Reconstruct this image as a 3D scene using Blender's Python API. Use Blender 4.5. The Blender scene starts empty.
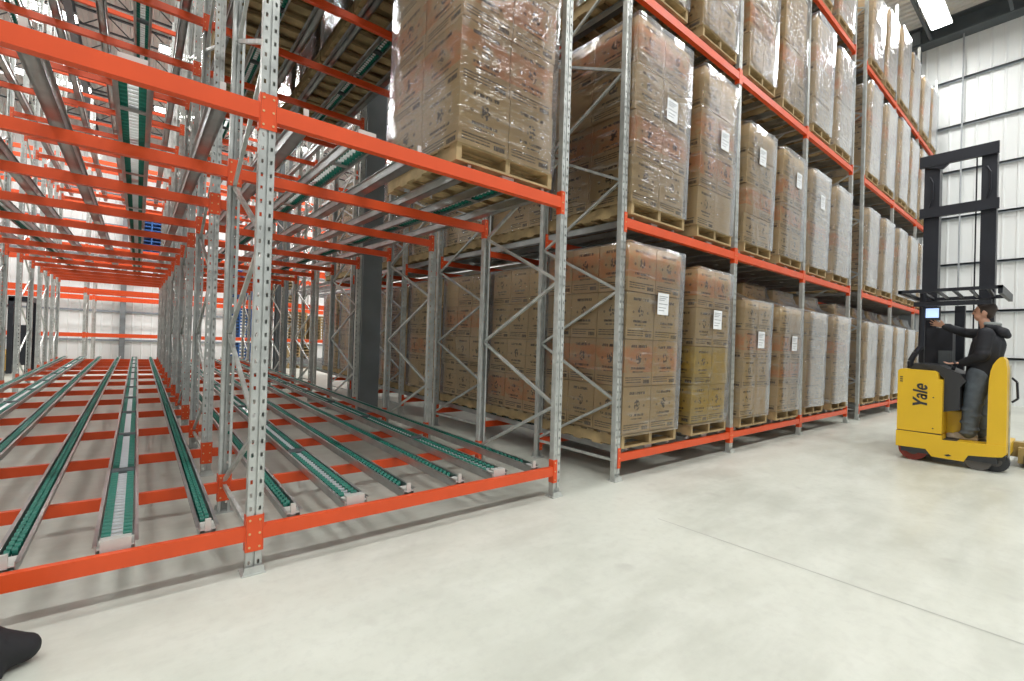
import bpy, bmesh, math, random
from mathutils import Vector, Matrix
random.seed(7)
C = bpy.context.scene.collection
sc = bpy.context.scene

# ------------------------------------------------------------------ camera
yaw, pitch, roll, fpx = 0.68, 0.0066, 0.0298, 463.1
F_ = Vector((math.sin(yaw) * math.cos(pitch), math.cos(yaw) * math.cos(pitch), math.sin(pitch)))
R_ = Vector((math.cos(yaw), -math.sin(yaw), 0))
U_ = R_.cross(F_)
R2 = R_ * math.cos(roll) + U_ * math.sin(roll)
U2 = -R_ * math.sin(roll) + U_ * math.cos(roll)
cam_d = bpy.data.cameras.new('camera')
cam = bpy.data.objects.new('camera', cam_d)
C.objects.link(cam)
cam.matrix_world = Matrix(((R2.x, U2.x, -F_.x, -0.54), (R2.y, U2.y, -F_.y, -2.94), (R2.z, U2.z, -F_.z, 1.32), (0, 0, 0, 1)))
cam_d.sensor_width = 36
cam_d.lens = fpx / 1024 * 36
cam_d.shift_y = 2.0 / 1024
cam_d.clip_start = 0.02
cam_d.clip_end = 200
sc.camera = cam

# ------------------------------------------------------------------ world, lights, exposure
sc.view_settings.view_transform = 'Standard'
sc.view_settings.look = 'None'
sc.view_settings.gamma = 1
sc.view_settings.use_curve_mapping = False
sc.view_settings.exposure = -0.62
sc.cycles.max_bounces = 7
sc.cycles.transparent_max_bounces = 24
sc.cycles.use_denoising = True
sc.cycles.sample_clamp_indirect = 6
w = bpy.data.worlds.new('hall_ambience')
sc.world = w
w.use_nodes = True
w.node_tree.nodes['Background'].inputs[0].default_value = (0.92, 0.97, 1.0, 1)
w.node_tree.nodes['Background'].inputs[1].default_value = 0.9
LAMP_W = 240.0          # watts of each high bay fixture
LAMPZ = 11.05
LAMPS = [(x, y) for y in (-6.0, -0.18) for x in (-4.3, 0.9, 6.1, 11.3, 16.4)] + \
        [(x, y) for y in (5.2, 10.9) for x in (-9.4, -3.6, 1.8, 7.0, 12.2, 17.0)] + \
        [(x, y) for y in (16.9, 22.3) for x in (-9.0, -3.4, 0.9, 5.2, 9.6, 14.0)]


# ------------------------------------------------------------------ materials
def new_mat(name):
    m = bpy.data.materials.new(name)
    m.use_nodes = True
    nt = m.node_tree
    return m, nt, nt.nodes['Principled BSDF']


class NG:
    """small node helper"""
    def __init__(self, nt):
        self.nt = nt

    def n(self, t, **kw):
        nd = self.nt.nodes.new(t)
        for k, v in kw.items():
            setattr(nd, k, v)
        return nd

    def inp(self, sock, v):
        if isinstance(v, bpy.types.NodeSocket):
            self.nt.links.new(v, sock)
        else:
            sock.default_value = v

    def m(self, op, a, b=0.0, c=None, clamp=False):
        nd = self.n('ShaderNodeMath', operation=op, use_clamp=clamp)
        self.inp(nd.inputs[0], a)
        self.inp(nd.inputs[1], b)
        if c is not None:
            self.inp(nd.inputs[2], c)
        return nd.outputs[0]

    def between(self, v, lo, hi):
        return self.m('MULTIPLY', self.m('GREATER_THAN', v, lo), self.m('LESS_THAN', v, hi))

    def noise(self, vec, scale, detail=2.0, rough=0.5):
        nd = self.n('ShaderNodeTexNoise')
        if vec is not None:
            self.inp(nd.inputs['Vector'], vec)
        nd.inputs['Scale'].default_value = scale
        nd.inputs['Detail'].default_value = detail
        nd.inputs['Roughness'].default_value = rough
        return nd.outputs[0]

    def mix(self, fac, a, b, blend='MIX'):
        nd = self.n('ShaderNodeMix', data_type='RGBA', blend_type=blend)
        self.inp(nd.inputs[0], fac)
        self.inp(nd.inputs[6], a)
        self.inp(nd.inputs[7], b)
        return nd.outputs[2]

    def mapping(self, vec, scale=(1, 1, 1), rot=(0, 0, 0)):
        nd = self.n('ShaderNodeMapping')
        self.inp(nd.inputs[0], vec)
        nd.inputs['Scale'].default_value = scale
        nd.inputs['Rotation'].default_value = rot
        return nd.outputs[0]

    def ramp(self, v, lo, hi):
        nd = self.n('ShaderNodeMapRange')
        self.inp(nd.inputs[0], v)
        nd.inputs[1].default_value = lo
        nd.inputs[2].default_value = hi
        return nd.outputs[0]

    def bump(self, h, strength, dist=0.01):
        nd = self.n('ShaderNodeBump')
        nd.inputs['Strength'].default_value = strength
        nd.inputs['Distance'].default_value = dist
        self.inp(nd.inputs['Height'], h)
        return nd.outputs[0]


def simple(name, col, rough=0.5, metal=0.0, var=0.12, scale=6.0, spec=0.5, bump=0.0, emit=None, es=0):
    m, nt, b = new_mat(name)
    g = NG(nt)
    tc = g.n('ShaderNodeTexCoord')
    nz = g.noise(tc.outputs['Object'], scale, 4.0)
    c2 = tuple(max(0, c * (1 - var)) for c in col)
    c1 = tuple(min(1, c * (1 + var)) for c in col)
    cc = g.mix(g.ramp(nz, 0.3, 0.7), (*c2, 1), (*c1, 1))
    nt.links.new(cc, b.inputs['Base Color'])
    b.inputs['Roughness'].default_value = rough
    b.inputs['Metallic'].default_value = metal
    b.inputs['Specular IOR Level'].default_value = spec
    if bump:
        nt.links.new(g.bump(g.noise(tc.outputs['Object'], scale * 8, 3), bump, 0.004), b.inputs['Normal'])
    if emit:
        b.inputs['Emission Color'].default_value = (*emit, 1)
        b.inputs['Emission Strength'].default_value = es
    return m


MT = {}
MT['orange'] = simple('orange_rack_paint', (0.76, 0.085, 0.016), 0.40, 0, 0.06, 3)
MT['galv'] = simple('galvanized_steel', (0.54, 0.555, 0.53), 0.38, 0.45, 0.2, 9)
MT['galv_track'] = simple('galvanized_track_steel', (0.46, 0.48, 0.48), 0.33, 0.88, 0.14, 7)
MT['rivet'] = simple('brass_rivet', (0.75, 0.5, 0.25), 0.4, 0.5)
MT['green'] = simple('green_wheel_plastic', (0.002, 0.15, 0.105), 0.38, 0, 0.1)
MT['silver'] = simple('bright_steel', (0.72, 0.74, 0.76), 0.28, 0.75, 0.05)
MT['darkroll'] = simple('dark_roller_rubber', (0.07, 0.08, 0.085), 0.5)
MT['stop'] = simple('pale_end_stop', (0.62, 0.62, 0.58), 0.5, 0.1)
MT['wood'] = simple('pale_pallet_wood', (0.42, 0.30, 0.15), 0.75, 0, 0.3, 5)
MT['white_lamp'] = simple('lamp_tube', (1, 1, 1), 0.5, emit=(1.0, 1.0, 0.98), es=22)
MT['housing'] = simple('lamp_housing', (0.75, 0.76, 0.76), 0.4, 0.2)
MT['darksteel'] = simple('dark_grey_structural_steel', (0.085, 0.10, 0.11), 0.5, 0.2, 0.15, 2)
MT['column_grey'] = simple('grey_painted_column', (0.19, 0.21, 0.22), 0.5, 0.1, 0.12, 2)
MT['girt'] = simple('grey_wall_girt', (0.26, 0.29, 0.32), 0.5, 0.1, 0.1, 2)
MT['paper'] = simple('white_paper', (0.86, 0.87, 0.88), 0.7)
MT['ink'] = simple('black_ink', (0.04, 0.04, 0.045), 0.6)
MT['yellow'] = simple('yellow_truck_paint', (0.80, 0.50, 0.02), 0.35, 0, 0.04, 2)
MT['black'] = simple('black_mast_steel', (0.018, 0.020, 0.028), 0.42, 0.2, 0.2, 3)
MT['blackplastic'] = simple('black_console_plastic', (0.03, 0.032, 0.036), 0.4)
MT['tyre_red'] = simple('red_brown_wheel_rubber', (0.28, 0.045, 0.03), 0.6)
MT['tyre_grey'] = simple('grey_wheel_rubber', (0.13, 0.12, 0.11), 0.6)
MT['screen'] = simple('lit_screen', (0.3, 0.45, 0.9), 0.3, emit=(0.50, 0.66, 1.0), es=1.6, var=0.3, scale=14)
MT['skin'] = simple('skin', (0.60, 0.33, 0.23), 0.5)
MT['hair'] = simple('dark_brown_hair', (0.035, 0.022, 0.016), 0.6, bump=0.5, scale=20)
MT['jacket'] = simple('black_jacket_cloth', (0.016, 0.017, 0.022), 0.75, bump=0.3)
MT['lining'] = simple('grey_hood_lining', (0.30, 0.32, 0.31), 0.85)
MT['trousers'] = simple('grey_denim', (0.10, 0.12, 0.14), 0.8, var=0.25, scale=9, bump=0.4)
MT['shoe'] = simple('tan_shoe_leather', (0.30, 0.25, 0.19), 0.7)
MT['blue'] = simple('blue_pallet_plastic', (0.03, 0.12, 0.36), 0.5)
MT['eye'] = simple('dark_eye', (0.02, 0.015, 0.01), 0.2)
MT['cable'] = simple('grey_conduit', (0.42, 0.44, 0.46), 0.4, 0.5)
MT['lump'] = simple('matte_black', (0.012, 0.012, 0.015), 0.7, bump=0.3)


def floor_mat():
    m, nt, b = new_mat('polished_concrete')
    g = NG(nt)
    tc = g.n('ShaderNodeTexCoord')
    P = tc.outputs['Object']
    big = g.noise(P, 0.55, 6.0, 0.6)
    mid = g.noise(g.mapping(P, (1.0, 3.2, 1), (0, 0, 0.5)), 1.6, 7.0, 0.62)
    fine = g.noise(P, 14.0, 6.0, 0.7)
    c = g.mix(g.ramp(big, 0.38, 0.62), (0.48, 0.495, 0.435, 1), (0.60, 0.615, 0.545, 1))
    c = g.mix(g.m('MULTIPLY', g.ramp(mid, 0.42, 0.68), 0.6), c, (0.67, 0.685, 0.62, 1))
    c = g.mix(g.m('MULTIPLY', g.ramp(fine, 0.48, 0.75), 0.35), c, (0.44, 0.44, 0.40, 1))
    spots = g.noise(P, 3.1, 2.0)
    c = g.mix(g.m('MULTIPLY', g.ramp(spots, 0.66, 0.74), 0.3), c, (0.40, 0.39, 0.36, 1))
    nt.links.new(c, b.inputs['Base Color'])
    nt.links.new(g.m('ADD', g.m('MULTIPLY', mid, 0.28), 0.22), b.inputs['Roughness'])
    b.inputs['Specular IOR Level'].default_value = 0.42
    nt.links.new(g.bump(fine, 0.08, 0.002), b.inputs['Normal'])
    return m


MT['floor'] = floor_mat()


def wall_mat(name, col):
    m, nt, b = new_mat(name)
    g = NG(nt)
    tc = g.n('ShaderNodeTexCoord')
    n1 = g.noise(g.mapping(tc.outputs['Object'], (1, 1, 0.15)), 1.5, 4)
    c = g.mix(g.ramp(n1, 0.3, 0.7), (*[v * 0.93 for v in col], 1), (*col, 1))
    nt.links.new(c, b.inputs['Base Color'])
    b.inputs['Roughness'].default_value = 0.45
    return m


MT['wall'] = wall_mat('white_metal_panel', (0.80, 0.82, 0.81))
MT['deck'] = wall_mat('grey_white_roof_deck', (0.60, 0.585, 0.56))
MT['deck'].node_tree.nodes['Principled BSDF'].inputs['Roughness'].default_value = 0.6


def carton_mat(name, base, band=None, amount=0.0):
    """corrugated card with printed emblem, title lines and small text, laid out on each side's own UV square"""
    m, nt, b = new_mat(name)
    g = NG(nt)
    uv = g.n('ShaderNodeUVMap')
    tc = g.n('ShaderNodeTexCoord')
    oi = g.n('ShaderNodeObjectInfo')
    sep = g.n('ShaderNodeSeparateXYZ')
    nt.links.new(uv.outputs[0], sep.inputs[0])
    u, v = sep.outputs[0], sep.outputs[1]
    rnd = oi.outputs['Random']
    cmb = g.n('ShaderNodeCombineXYZ')
    g.inp(cmb.inputs[0], u)
    g.inp(cmb.inputs[1], v)
    g.inp(cmb.inputs[2], g.m('MULTIPLY', rnd, 31.0))
    UV = cmb.outputs[0]
    nz = g.noise(UV, 5.0, 4.0)
    base2 = tuple(x * 0.84 for x in base)
    col = g.mix(g.m('ADD', g.m('MULTIPLY', nz, 0.4), g.m('MULTIPLY', rnd, 0.5)), (*base, 1), (*[x * 0.92 for x in base2], 1))
    if band:
        bm = g.between(v, 0.30, 0.86)
        bz = g.ramp(g.noise(UV, 3.0, 2.0), 0.35, 0.55)
        col = g.mix(g.m('MULTIPLY', g.m('MULTIPLY', bm, bz), amount), col, (*band, 1))
    # emblem: a broken round figure above the titles, one large and one small
    def disc(cu, cv, ru, rv):
        du = g.m('DIVIDE', g.m('SUBTRACT', u, cu), ru)
        dv = g.m('DIVIDE', g.m('SUBTRACT', v, cv), rv)
        return g.m('LESS_THAN', g.m('ADD', g.m('MULTIPLY', du, du), g.m('MULTIPLY', dv, dv)), 1.0)
    en = g.m('GREATER_THAN', g.noise(UV, 17.0, 1.0), 0.50)
    emblem = g.m('MULTIPLY', disc(0.5, 0.60, 0.10, 0.12), en)
    small = g.m('MULTIPLY', g.m('ADD', disc(0.24, 0.58, 0.035, 0.03), disc(0.76, 0.58, 0.035, 0.03)), 0.7)
    def words(v0, v1, u0, u1, su, th):
        r = g.m('MULTIPLY', g.between(v, v0, v1), g.between(u, u0, u1))
        nn = g.noise(g.mapping(UV, (su, 6.0, 1)), 1.0, 3.0, 0.7)
        return g.m('MULTIPLY', r, g.m('GREATER_THAN', nn, th))
    t = [words(0.83, 0.89, 0.22, 0.78, 30, 0.47), words(0.36, 0.41, 0.24, 0.76, 44, 0.46), words(0.29, 0.32, 0.30, 0.70, 60, 0.47),
         words(0.17, 0.195, 0.06, 0.94, 90, 0.44), words(0.125, 0.145, 0.06, 0.62, 90, 0.44),
         words(0.07, 0.095, 0.06, 0.62, 90, 0.44), words(0.05, 0.13, 0.70, 0.93, 140, 0.42)]
    ink = g.m('ADD', emblem, small)
    for x in t:
        ink = g.m('ADD', ink, x)
    ink = g.m('MINIMUM', ink, 1.0)
    on = g.m('GREATER_THAN', rnd, 0.12)
    col = g.mix(g.m('MULTIPLY', g.m('MULTIPLY', ink, on), 0.88), col, (0.08, 0.06, 0.05, 1))
    nt.links.new(col, b.inputs['Base Color'])
    b.inputs['Roughness'].default_value = 0.72
    b.inputs['Specular IOR Level'].default_value = 0.25
    return m


MT['carton'] = carton_mat('brown_carton', (0.76, 0.55, 0.29))
MT['carton_red'] = carton_mat('brown_carton_red_print', (0.76, 0.53, 0.28), (0.82, 0.26, 0.09), 0.5)
MT['carton_yellow'] = carton_mat('yellow_brown_carton', (0.70, 0.50, 0.17), (0.78, 0.52, 0.08), 0.5)
MT['carton_plain'] = carton_mat('pale_carton', (0.72, 0.55, 0.36))


def film_mat(name, haze_k, milk, streak_k):
    m = bpy.data.materials.new(name)
    m.use_nodes = True
    nt = m.node_tree
    nt.nodes.clear()
    g = NG(nt)
    out = g.n('ShaderNodeOutputMaterial')
    tc = g.n('ShaderNodeTexCoord')
    oi = g.n('ShaderNodeObjectInfo')
    va = g.n('ShaderNodeVectorMath', operation='ADD')
    nt.links.new(tc.outputs['Object'], va.inputs[0])
    cmb = g.n('ShaderNodeCombineXYZ')
    for k in range(3):
        g.inp(cmb.inputs[k], g.m('MULTIPLY', oi.outputs['Random'], 17.0 + 5 * k))
    nt.links.new(cmb.outputs[0], va.inputs[1])
    P = va.outputs[0]
    # slanted wraps: long thin wrinkles running round the load, tipped about 15 degrees
    st = g.noise(g.mapping(P, (1.1, 1.1, 13.0), (0.25, 0.30, 0)), 1.0, 4.0, 0.6)
    st2 = g.noise(g.mapping(P, (2.5, 2.5, 34.0), (0.30, 0.25, 0)), 1.0, 3.0, 0.6)
    cr = g.noise(P, 5.0, 3.0, 0.6)
    hgt = g.m('ADD', g.m('ADD', g.m('MULTIPLY', st, 1.0), g.m('MULTIPLY', st2, 0.35)), g.m('MULTIPLY', cr, 1.3))
    nrm = g.bump(hgt, 0.5, 0.035)
    fr = g.n('ShaderNodeFresnel')
    fr.inputs[0].default_value = 1.5
    nt.links.new(nrm, fr.inputs['Normal'])
    streak = g.ramp(st2, 0.56, 0.72)
    gl = g.n('ShaderNodeBsdfGlossy')
    gl.inputs['Roughness'].default_value = 0.16
    gl.inputs['Color'].default_value = (0.95, 0.97, 1.0, 1)
    nt.links.new(nrm, gl.inputs['Normal'])
    tr = g.n('ShaderNodeBsdfTransparent')
    tr.inputs[0].default_value = (0.97, 0.97, 0.975, 1)
    df = g.n('ShaderNodeBsdfDiffuse')
    df.inputs[0].default_value = (0.85, 0.87, 0.9, 1)
    mx = g.n('ShaderNodeMixShader')
    lw = g.n('ShaderNodeLayerWeight')                                   # film haze: a longer way through the film at a slant
    lw.inputs[0].default_value = 0.5
    haze = g.m('MULTIPLY', g.m('POWER', lw.outputs['Facing'], 4.0), haze_k)
    g.inp(mx.inputs[0], g.m('ADD', g.m('ADD', g.m('MULTIPLY', streak, streak_k), milk), haze, clamp=True))
    nt.links.new(tr.outputs[0], mx.inputs[1])
    nt.links.new(df.outputs[0], mx.inputs[2])
    mx2 = g.n('ShaderNodeMixShader')
    g.inp(mx2.inputs[0], g.m('ADD', g.m('MULTIPLY', fr.outputs[0], 1.15), 0.0, clamp=True))
    nt.links.new(mx.outputs[0], mx2.inputs[1])
    nt.links.new(gl.outputs[0], mx2.inputs[2])
    nt.links.new(mx2.outputs[0], out.inputs[0])
    return m


MT['film'] = film_mat('clear_stretch_film', 0.40, 0.0, 0.16)
MT['film_white'] = film_mat('hazy_stretch_film', 1.0, 0.07, 0.22)


# ------------------------------------------------------------------ mesh building helpers
class MB:
    def __init__(self):
        self.v, self.f, self.mi, self.uv = [], [], [], {}

    def quad(self, pts, mi=0, uv=None):
        n = len(self.v)
        self.v += [tuple(p) for p in pts]
        if uv:
            self.uv[len(self.f)] = uv
        self.f.append(tuple(range(n, n + len(pts))))
        self.mi.append(mi)

    def box(self, x0, x1, y0, y1, z0, z1, mi=0, uv=False, M=None):
        n = len(self.v)
        vs = [(x0, y0, z0), (x1, y0, z0), (x1, y1, z0), (x0, y1, z0), (x0, y0, z1), (x1, y0, z1), (x1, y1, z1), (x0, y1, z1)]
        if M is not None:
            vs = [tuple(M @ Vector(p)) for p in vs]
        self.v += vs
        fs = [(0, 1, 5, 4), (1, 2, 6, 5), (2, 3, 7, 6), (3, 0, 4, 7), (4, 5, 6, 7), (3, 2, 1, 0)]
        for k, q in enumerate(fs):
            if uv:
                self.uv[len(self.f)] = [(0, 0), (1, 0), (1, 1), (0, 1)] if k < 4 else [(-3, -3)] * 4
            self.f.append(tuple(n + i for i in q))
            self.mi.append(mi)

    def bar(self, p0, p1, w_, h_, mi=0, up=(0, 0, 1)):
        p0, p1 = Vector(p0), Vector(p1)
        d = (p1 - p0)
        L = d.length
        d.normalize()
        up = Vector(up)
        if abs(d.dot(up)) > 0.98:
            up = Vector((1, 0, 0))
        s = d.cross(up).normalized()
        t = s.cross(d).normalized()
        M = Matrix(((s.x, d.x, t.x, p0.x), (s.y, d.y, t.y, p0.y), (s.z, d.z, t.z, p0.z), (0, 0, 0, 1)))
        self.box(-w_ / 2, w_ / 2, 0, L, -h_ / 2, h_ / 2, mi, M=M)

    def cyl(self, p0, p1, r0, r1=None, seg=12, mi=0, caps=True):
        r1 = r0 if r1 is None else r1
        p0, p1 = Vector(p0), Vector(p1)
        d = (p1 - p0).normalized()
        a = Vector((0, 0, 1)) if abs(d.z) < 0.9 else Vector((1, 0, 0))
        s = d.cross(a).normalized()
        t = d.cross(s).normalized()
        n = len(self.v)
        for p, r in ((p0, r0), (p1, r1)):
            for k in range(seg):
                an = 2 * math.pi * k / seg
                self.v.append(tuple(p + (s * math.cos(an) + t * math.sin(an)) * r))
        for k in range(seg):
            k2 = (k + 1) % seg
            self.f.append((n + k, n + k2, n + seg + k2, n + seg + k))
            self.mi.append(mi)
        if caps:
            self.f.append(tuple(n + k for k in range(seg))[::-1])
            self.f.append(tuple(n + seg + k for k in range(seg)))
            self.mi += [mi, mi]

    def tube(self, pts, r, seg=8, mi=0):
        for a, b in zip(pts[:-1], pts[1:]):
            self.cyl(a, b, r, seg=seg, mi=mi)

    def sphere(self, c, r, sx=1, sy=1, sz=1, seg=14, rings=9, mi=0, fn=None):
        n = len(self.v)
        c = Vector(c)
        rows = []
        for i in range(rings + 1):
            th = math.pi * i / rings
            row = []
            for j in range(seg):
                ph = 2 * math.pi * j / seg
                d = Vector((math.sin(th) * math.cos(ph), math.sin(th) * math.sin(ph), math.cos(th)))
                k = fn(d) if fn else 1.0
                self.v.append((c.x + d.x * r * sx * k, c.y + d.y * r * sy * k, c.z + d.z * r * sz * k))
                row.append(n)
                n += 1
            rows.append(row)
        for i in range(rings):
            for j in range(seg):
                j2 = (j + 1) % seg
                self.f.append((rows[i][j], rows[i + 1][j], rows[i + 1][j2], rows[i][j2]))
                self.mi.append(mi)

    def prism(self, poly, axis, a, b, mi=0):
        """poly in the two other axes; extruded from a to b along axis"""
        n = len(self.v)
        for s in (a, b):
            for p in poly:
                if axis == 'X':
                    self.v.append((s, p[0], p[1]))
                elif axis == 'Y':
                    self.v.append((p[0], s, p[1]))
                else:
                    self.v.append((p[0], p[1], s))
        k = len(poly)
        for i in range(k):
            j = (i + 1) % k
            self.f.append((n + i, n + j, n + k + j, n + k + i))
            self.mi.append(mi)
        self.f.append(tuple(range(n, n + k))[::-1])
        self.f.append(tuple(range(n + k, n + 2 * k)))
        self.mi += [mi, mi]

    def mesh(self, name, mats, smooth=False):
        me = bpy.data.meshes.new(name)
        me.from_pydata(self.v, [], self.f)
        for mm in (mats if isinstance(mats, (list, tuple)) else [mats]):
            me.materials.append(mm)
        me.polygons.foreach_set('material_index', self.mi)
        if self.uv:
            lay = me.uv_layers.new(name='UVMap')
            for fi, u in self.uv.items():
                p = me.polygons[fi]
                for k, li in enumerate(p.loop_indices):
                    lay.data[li].uv = u[k]
        if smooth:
            me.polygons.foreach_set('use_smooth', [True] * len(me.polygons))
        me.update()
        bm = bmesh.new()
        bm.from_mesh(me)
        bmesh.ops.recalc_face_normals(bm, faces=bm.faces)
        bm.to_mesh(me)
        bm.free()
        return me


def put(name, me, parent=None, loc=(0, 0, 0), rot=(0, 0, 0), scale=None):
    o = bpy.data.objects.new(name, me)
    C.objects.link(o)
    o.location = loc
    o.rotation_euler = rot
    if scale:
        o.scale = scale
    if parent:
        o.parent = parent
    return o


def tag(o, label, cat, group=None, kind=None):
    o['label'] = label
    o['category'] = cat
    if group:
        o['group'] = group
    if kind:
        o['kind'] = kind
    return o


def thing(name, label, cat, loc=(0, 0, 0), rot=(0, 0, 0), group=None):
    o = put(name, None, None, loc, rot)
    o.empty_display_size = 0.2
    return tag(o, label, cat, group)


def struct(name, me, label, cat, loc=(0, 0, 0)):
    return tag(put(name, me, None, loc), label, cat, kind='structure')


ORD = ['first', 'second', 'third', 'fourth', 'fifth', 'sixth', 'seventh', 'eighth', 'ninth', 'tenth', 'eleventh', 'twelfth', 'thirteenth', 'fourteenth']

# ------------------------------------------------------------------ layout of the racking
NODE = [0, 1.15, 2.32, 3.6, 4.86, 6.2, 7.5, 8.85, 10.15, 11.45, 12.6, 13.7, 14.75, 15.8]
W = 2.365
XR = {'Z': -W, 'A': 0.0, 'B': W, 'C': 3.209, 'D': 5.574, 'E': 7.939, 'F': 10.304, 'G': 11.047, 'H': 13.41, 'I': 15.775, 'J': 18.14}
LV = [0.218, 2.593, 4.968, 7.343]
SL = 0.0216
LANE = [(0.215, 0.593, 0.97), (1.393, 1.77, 2.15)]
TOP = 9.75
CEIL = 11.95
XWALL = 19.25
YFAR = 28.0

# ------------------------------------------------------------------ the hall
b = MB()
b.quad([(-16, -14, 0), (XWALL + 0.3, -14, 0), (XWALL + 0.3, YFAR + 0.3, 0), (-16, YFAR + 0.3, 0)])
struct('floor', b.mesh('floor', MT['floor']), 'pale polished concrete warehouse floor', 'floor')
b = MB()                                                             # thin saw cuts across the slab, shallow raised sealant lines
for x in (2.1, 8.1, 14.1, -3.9):
    pass
b.quad([(2.660, -0.860, 0.0015), (2.716, -3.548, 0.0015), (2.724, -3.548, 0.0015), (2.668, -0.860, 0.0015)])
struct('trim_1', b.mesh('joint', simple('joint_sealant', (0.42, 0.42, 0.39), 0.7)), 'thin dark control joint line cut in the concrete floor', 'floor joint')


def ribbed(along, a0, a1, z0, z1, pos, sign, pitch_=0.30, d=0.022):
    """vertical rib profile sheet: along 'Y' -> plane x=pos, along 'X' -> plane y=pos"""
    b_ = MB()
    t = a0
    prev = None
    pts = []
    while t < a1:
        for dt, dd in ((0, 0), (0.02, d), (0.05, d), (0.07, 0)):
            pts.append((min(t + dt, a1), dd))
        t += pitch_
    pts.append((a1, 0))
    for (p, dp), (q, dq) in zip(pts[:-1], pts[1:]):
        if along == 'Y':
            b_.quad([(pos + sign * dp, p, z0), (pos + sign * dq, q, z0), (pos + sign * dq, q, z1), (pos + sign * dp, p, z1)])
        else:
            b_.quad([(p, pos + sign * dp, z0), (q, pos + sign * dq, z0), (q, pos + sign * dq, z1), (p, pos + sign * dp, z1)])
    return b_


struct('wall_right', ribbed('Y', -14, YFAR + 0.2, 0, CEIL, XWALL, -1).mesh('wall_right', MT['wall']), 'white ribbed metal panel wall behind the yellow truck', 'wall')
struct('wall_back', ribbed('X', -16, XWALL + 0.2, 0, CEIL, YFAR, -1, 0.4).mesh('wall_back', MT['wall']), 'far white ribbed metal wall beyond the orange racks', 'wall')
struct('wall_left', ribbed('Y', -14, YFAR + 0.2, 0, CEIL, -16.0, 1, 0.4).mesh('wall_left', MT['wall']), 'white metal panel wall on the far side of the hall', 'wall')
# roof deck: corrugated along Y
b = MB()
x = -16.0
while x < XWALL + 0.3:
    for (p, dp), (q, dq) in (((0, 0), (0.10, 0)), ((0.10, 0), (0.13, 0.06)), ((0.13, 0.06), (0.22, 0.06)), ((0.22, 0.06), (0.25, 0))):
        b.quad([(x + p, -14, CEIL + dp), (x + q, -14, CEIL + dq), (x + q, YFAR + 0.3, CEIL + dq), (x + p, YFAR + 0.3, CEIL + dp)])
    x += 0.25
struct('ceiling', b.mesh('ceiling', MT['deck']), 'corrugated grey metal roof deck', 'ceiling')
# girts on the right wall and back wall, columns
k = 2
for z in (10.05, 8.6, 7.17, 5.72, 4.25, 2.78, 1.36):
    b = MB()
    b.box(XWALL - 0.10, XWALL - 0.02, -12, 1.2, z - 0.03, z + 0.03)
    b.box(XWALL - 0.10, XWALL - 0.08, -12, 1.2, z - 0.05, z + 0.03)
    struct('trim_%d' % k, b.mesh('girt', MT['girt']), 'grey horizontal wall girt at about %d metres height' % round(z), 'wall girt')
    k += 1
for z in (1.0, 2.45, 3.45, 5.2, 6.8, 8.4):
    b = MB()
    b.box(-15.9, XWALL - 0.1, YFAR - 0.11, YFAR - 0.03, z - 0.05, z + 0.04)
    struct('trim_%d' % k, b.mesh('girt', MT['girt']), 'grey girt across the far wall at %.1f metres' % z, 'wall girt')
    k += 1
b = MB()
b.box(XWALL - 0.35, XWALL - 0.03, 0.55, 0.90, 0, CEIL)
struct('trim_%d' % k, b.mesh('corner_column', MT['column_grey']), 'grey wall column behind the end of the carton racks', 'column')
k += 1
b = MB()
b.box(XWALL - 0.5, XWALL - 0.02, -14, YFAR, CEIL - 0.60, CEIL - 0.55)
b.box(XWALL - 0.28, XWALL - 0.24, -14, YFAR, CEIL - 0.55, CEIL - 0.05)
b.box(XWALL - 0.5, XWALL - 0.02, -14, YFAR, CEIL - 0.05, CEIL)
struct('trim_%d' % k, b.mesh('eave_beam', MT['darksteel']), 'dark steel eave beam along the top of the white wall', 'beam')
k += 1
# cord hanging in front of the right wall and wall conduit
b = MB()
b.cyl((XWALL - 0.25, -0.47, 0.2), (XWALL - 0.25, -0.47, CEIL - 0.55), 0.022)
b.box(XWALL - 0.30, XWALL - 0.2, -0.54, -0.4, 0.9, 1.2)
tag(put('conduit', b.mesh('conduit', MT['cable'])), 'thin grey vertical conduit in front of the white wall', 'conduit')


def hcolumn(name, x, y, wx, wy, label, mat):
    b_ = MB()
    t = 0.03
    b_.box(x - wx / 2, x + wx / 2, y - wy / 2, y - wy / 2 + t, 0, CEIL - 0.5)
    b_.box(x - wx / 2, x + wx / 2, y + wy / 2 - t, y + wy / 2, 0, CEIL - 0.5)
    b_.box(x - t / 2, x + t / 2, y - wy / 2 + t, y + wy / 2 - t, 0, CEIL - 0.5)
    b_.box(x - wx / 2 - 0.06, x + wx / 2 + 0.06, y - wy / 2 - 0.06, y + wy / 2 + 0.06, 0, 0.03)
    o = put(name, b_.mesh(name, mat))
    return tag(o, label, 'column', kind='structure')


hcolumn('steel_column', 2.80, 5.55, 0.36, 0.42, 'dark grey steel roof column between empty rack and loaded rack', MT['column_grey'])
hcolumn('steel_column', 2.80, 12.3, 0.30, 0.36, 'dark steel roof column further back beside the pallet stacks', MT['column_grey'])
hcolumn('steel_column', -1.15, YFAR - 0.3, 0.22, 0.30, 'grey column standing against the far white wall', MT['column_grey'])
hcolumn('steel_column', 6.9, YFAR - 0.3, 0.22, 0.30, 'second grey column against the far white wall, beyond the pallet stacks', MT['column_grey'])

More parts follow.
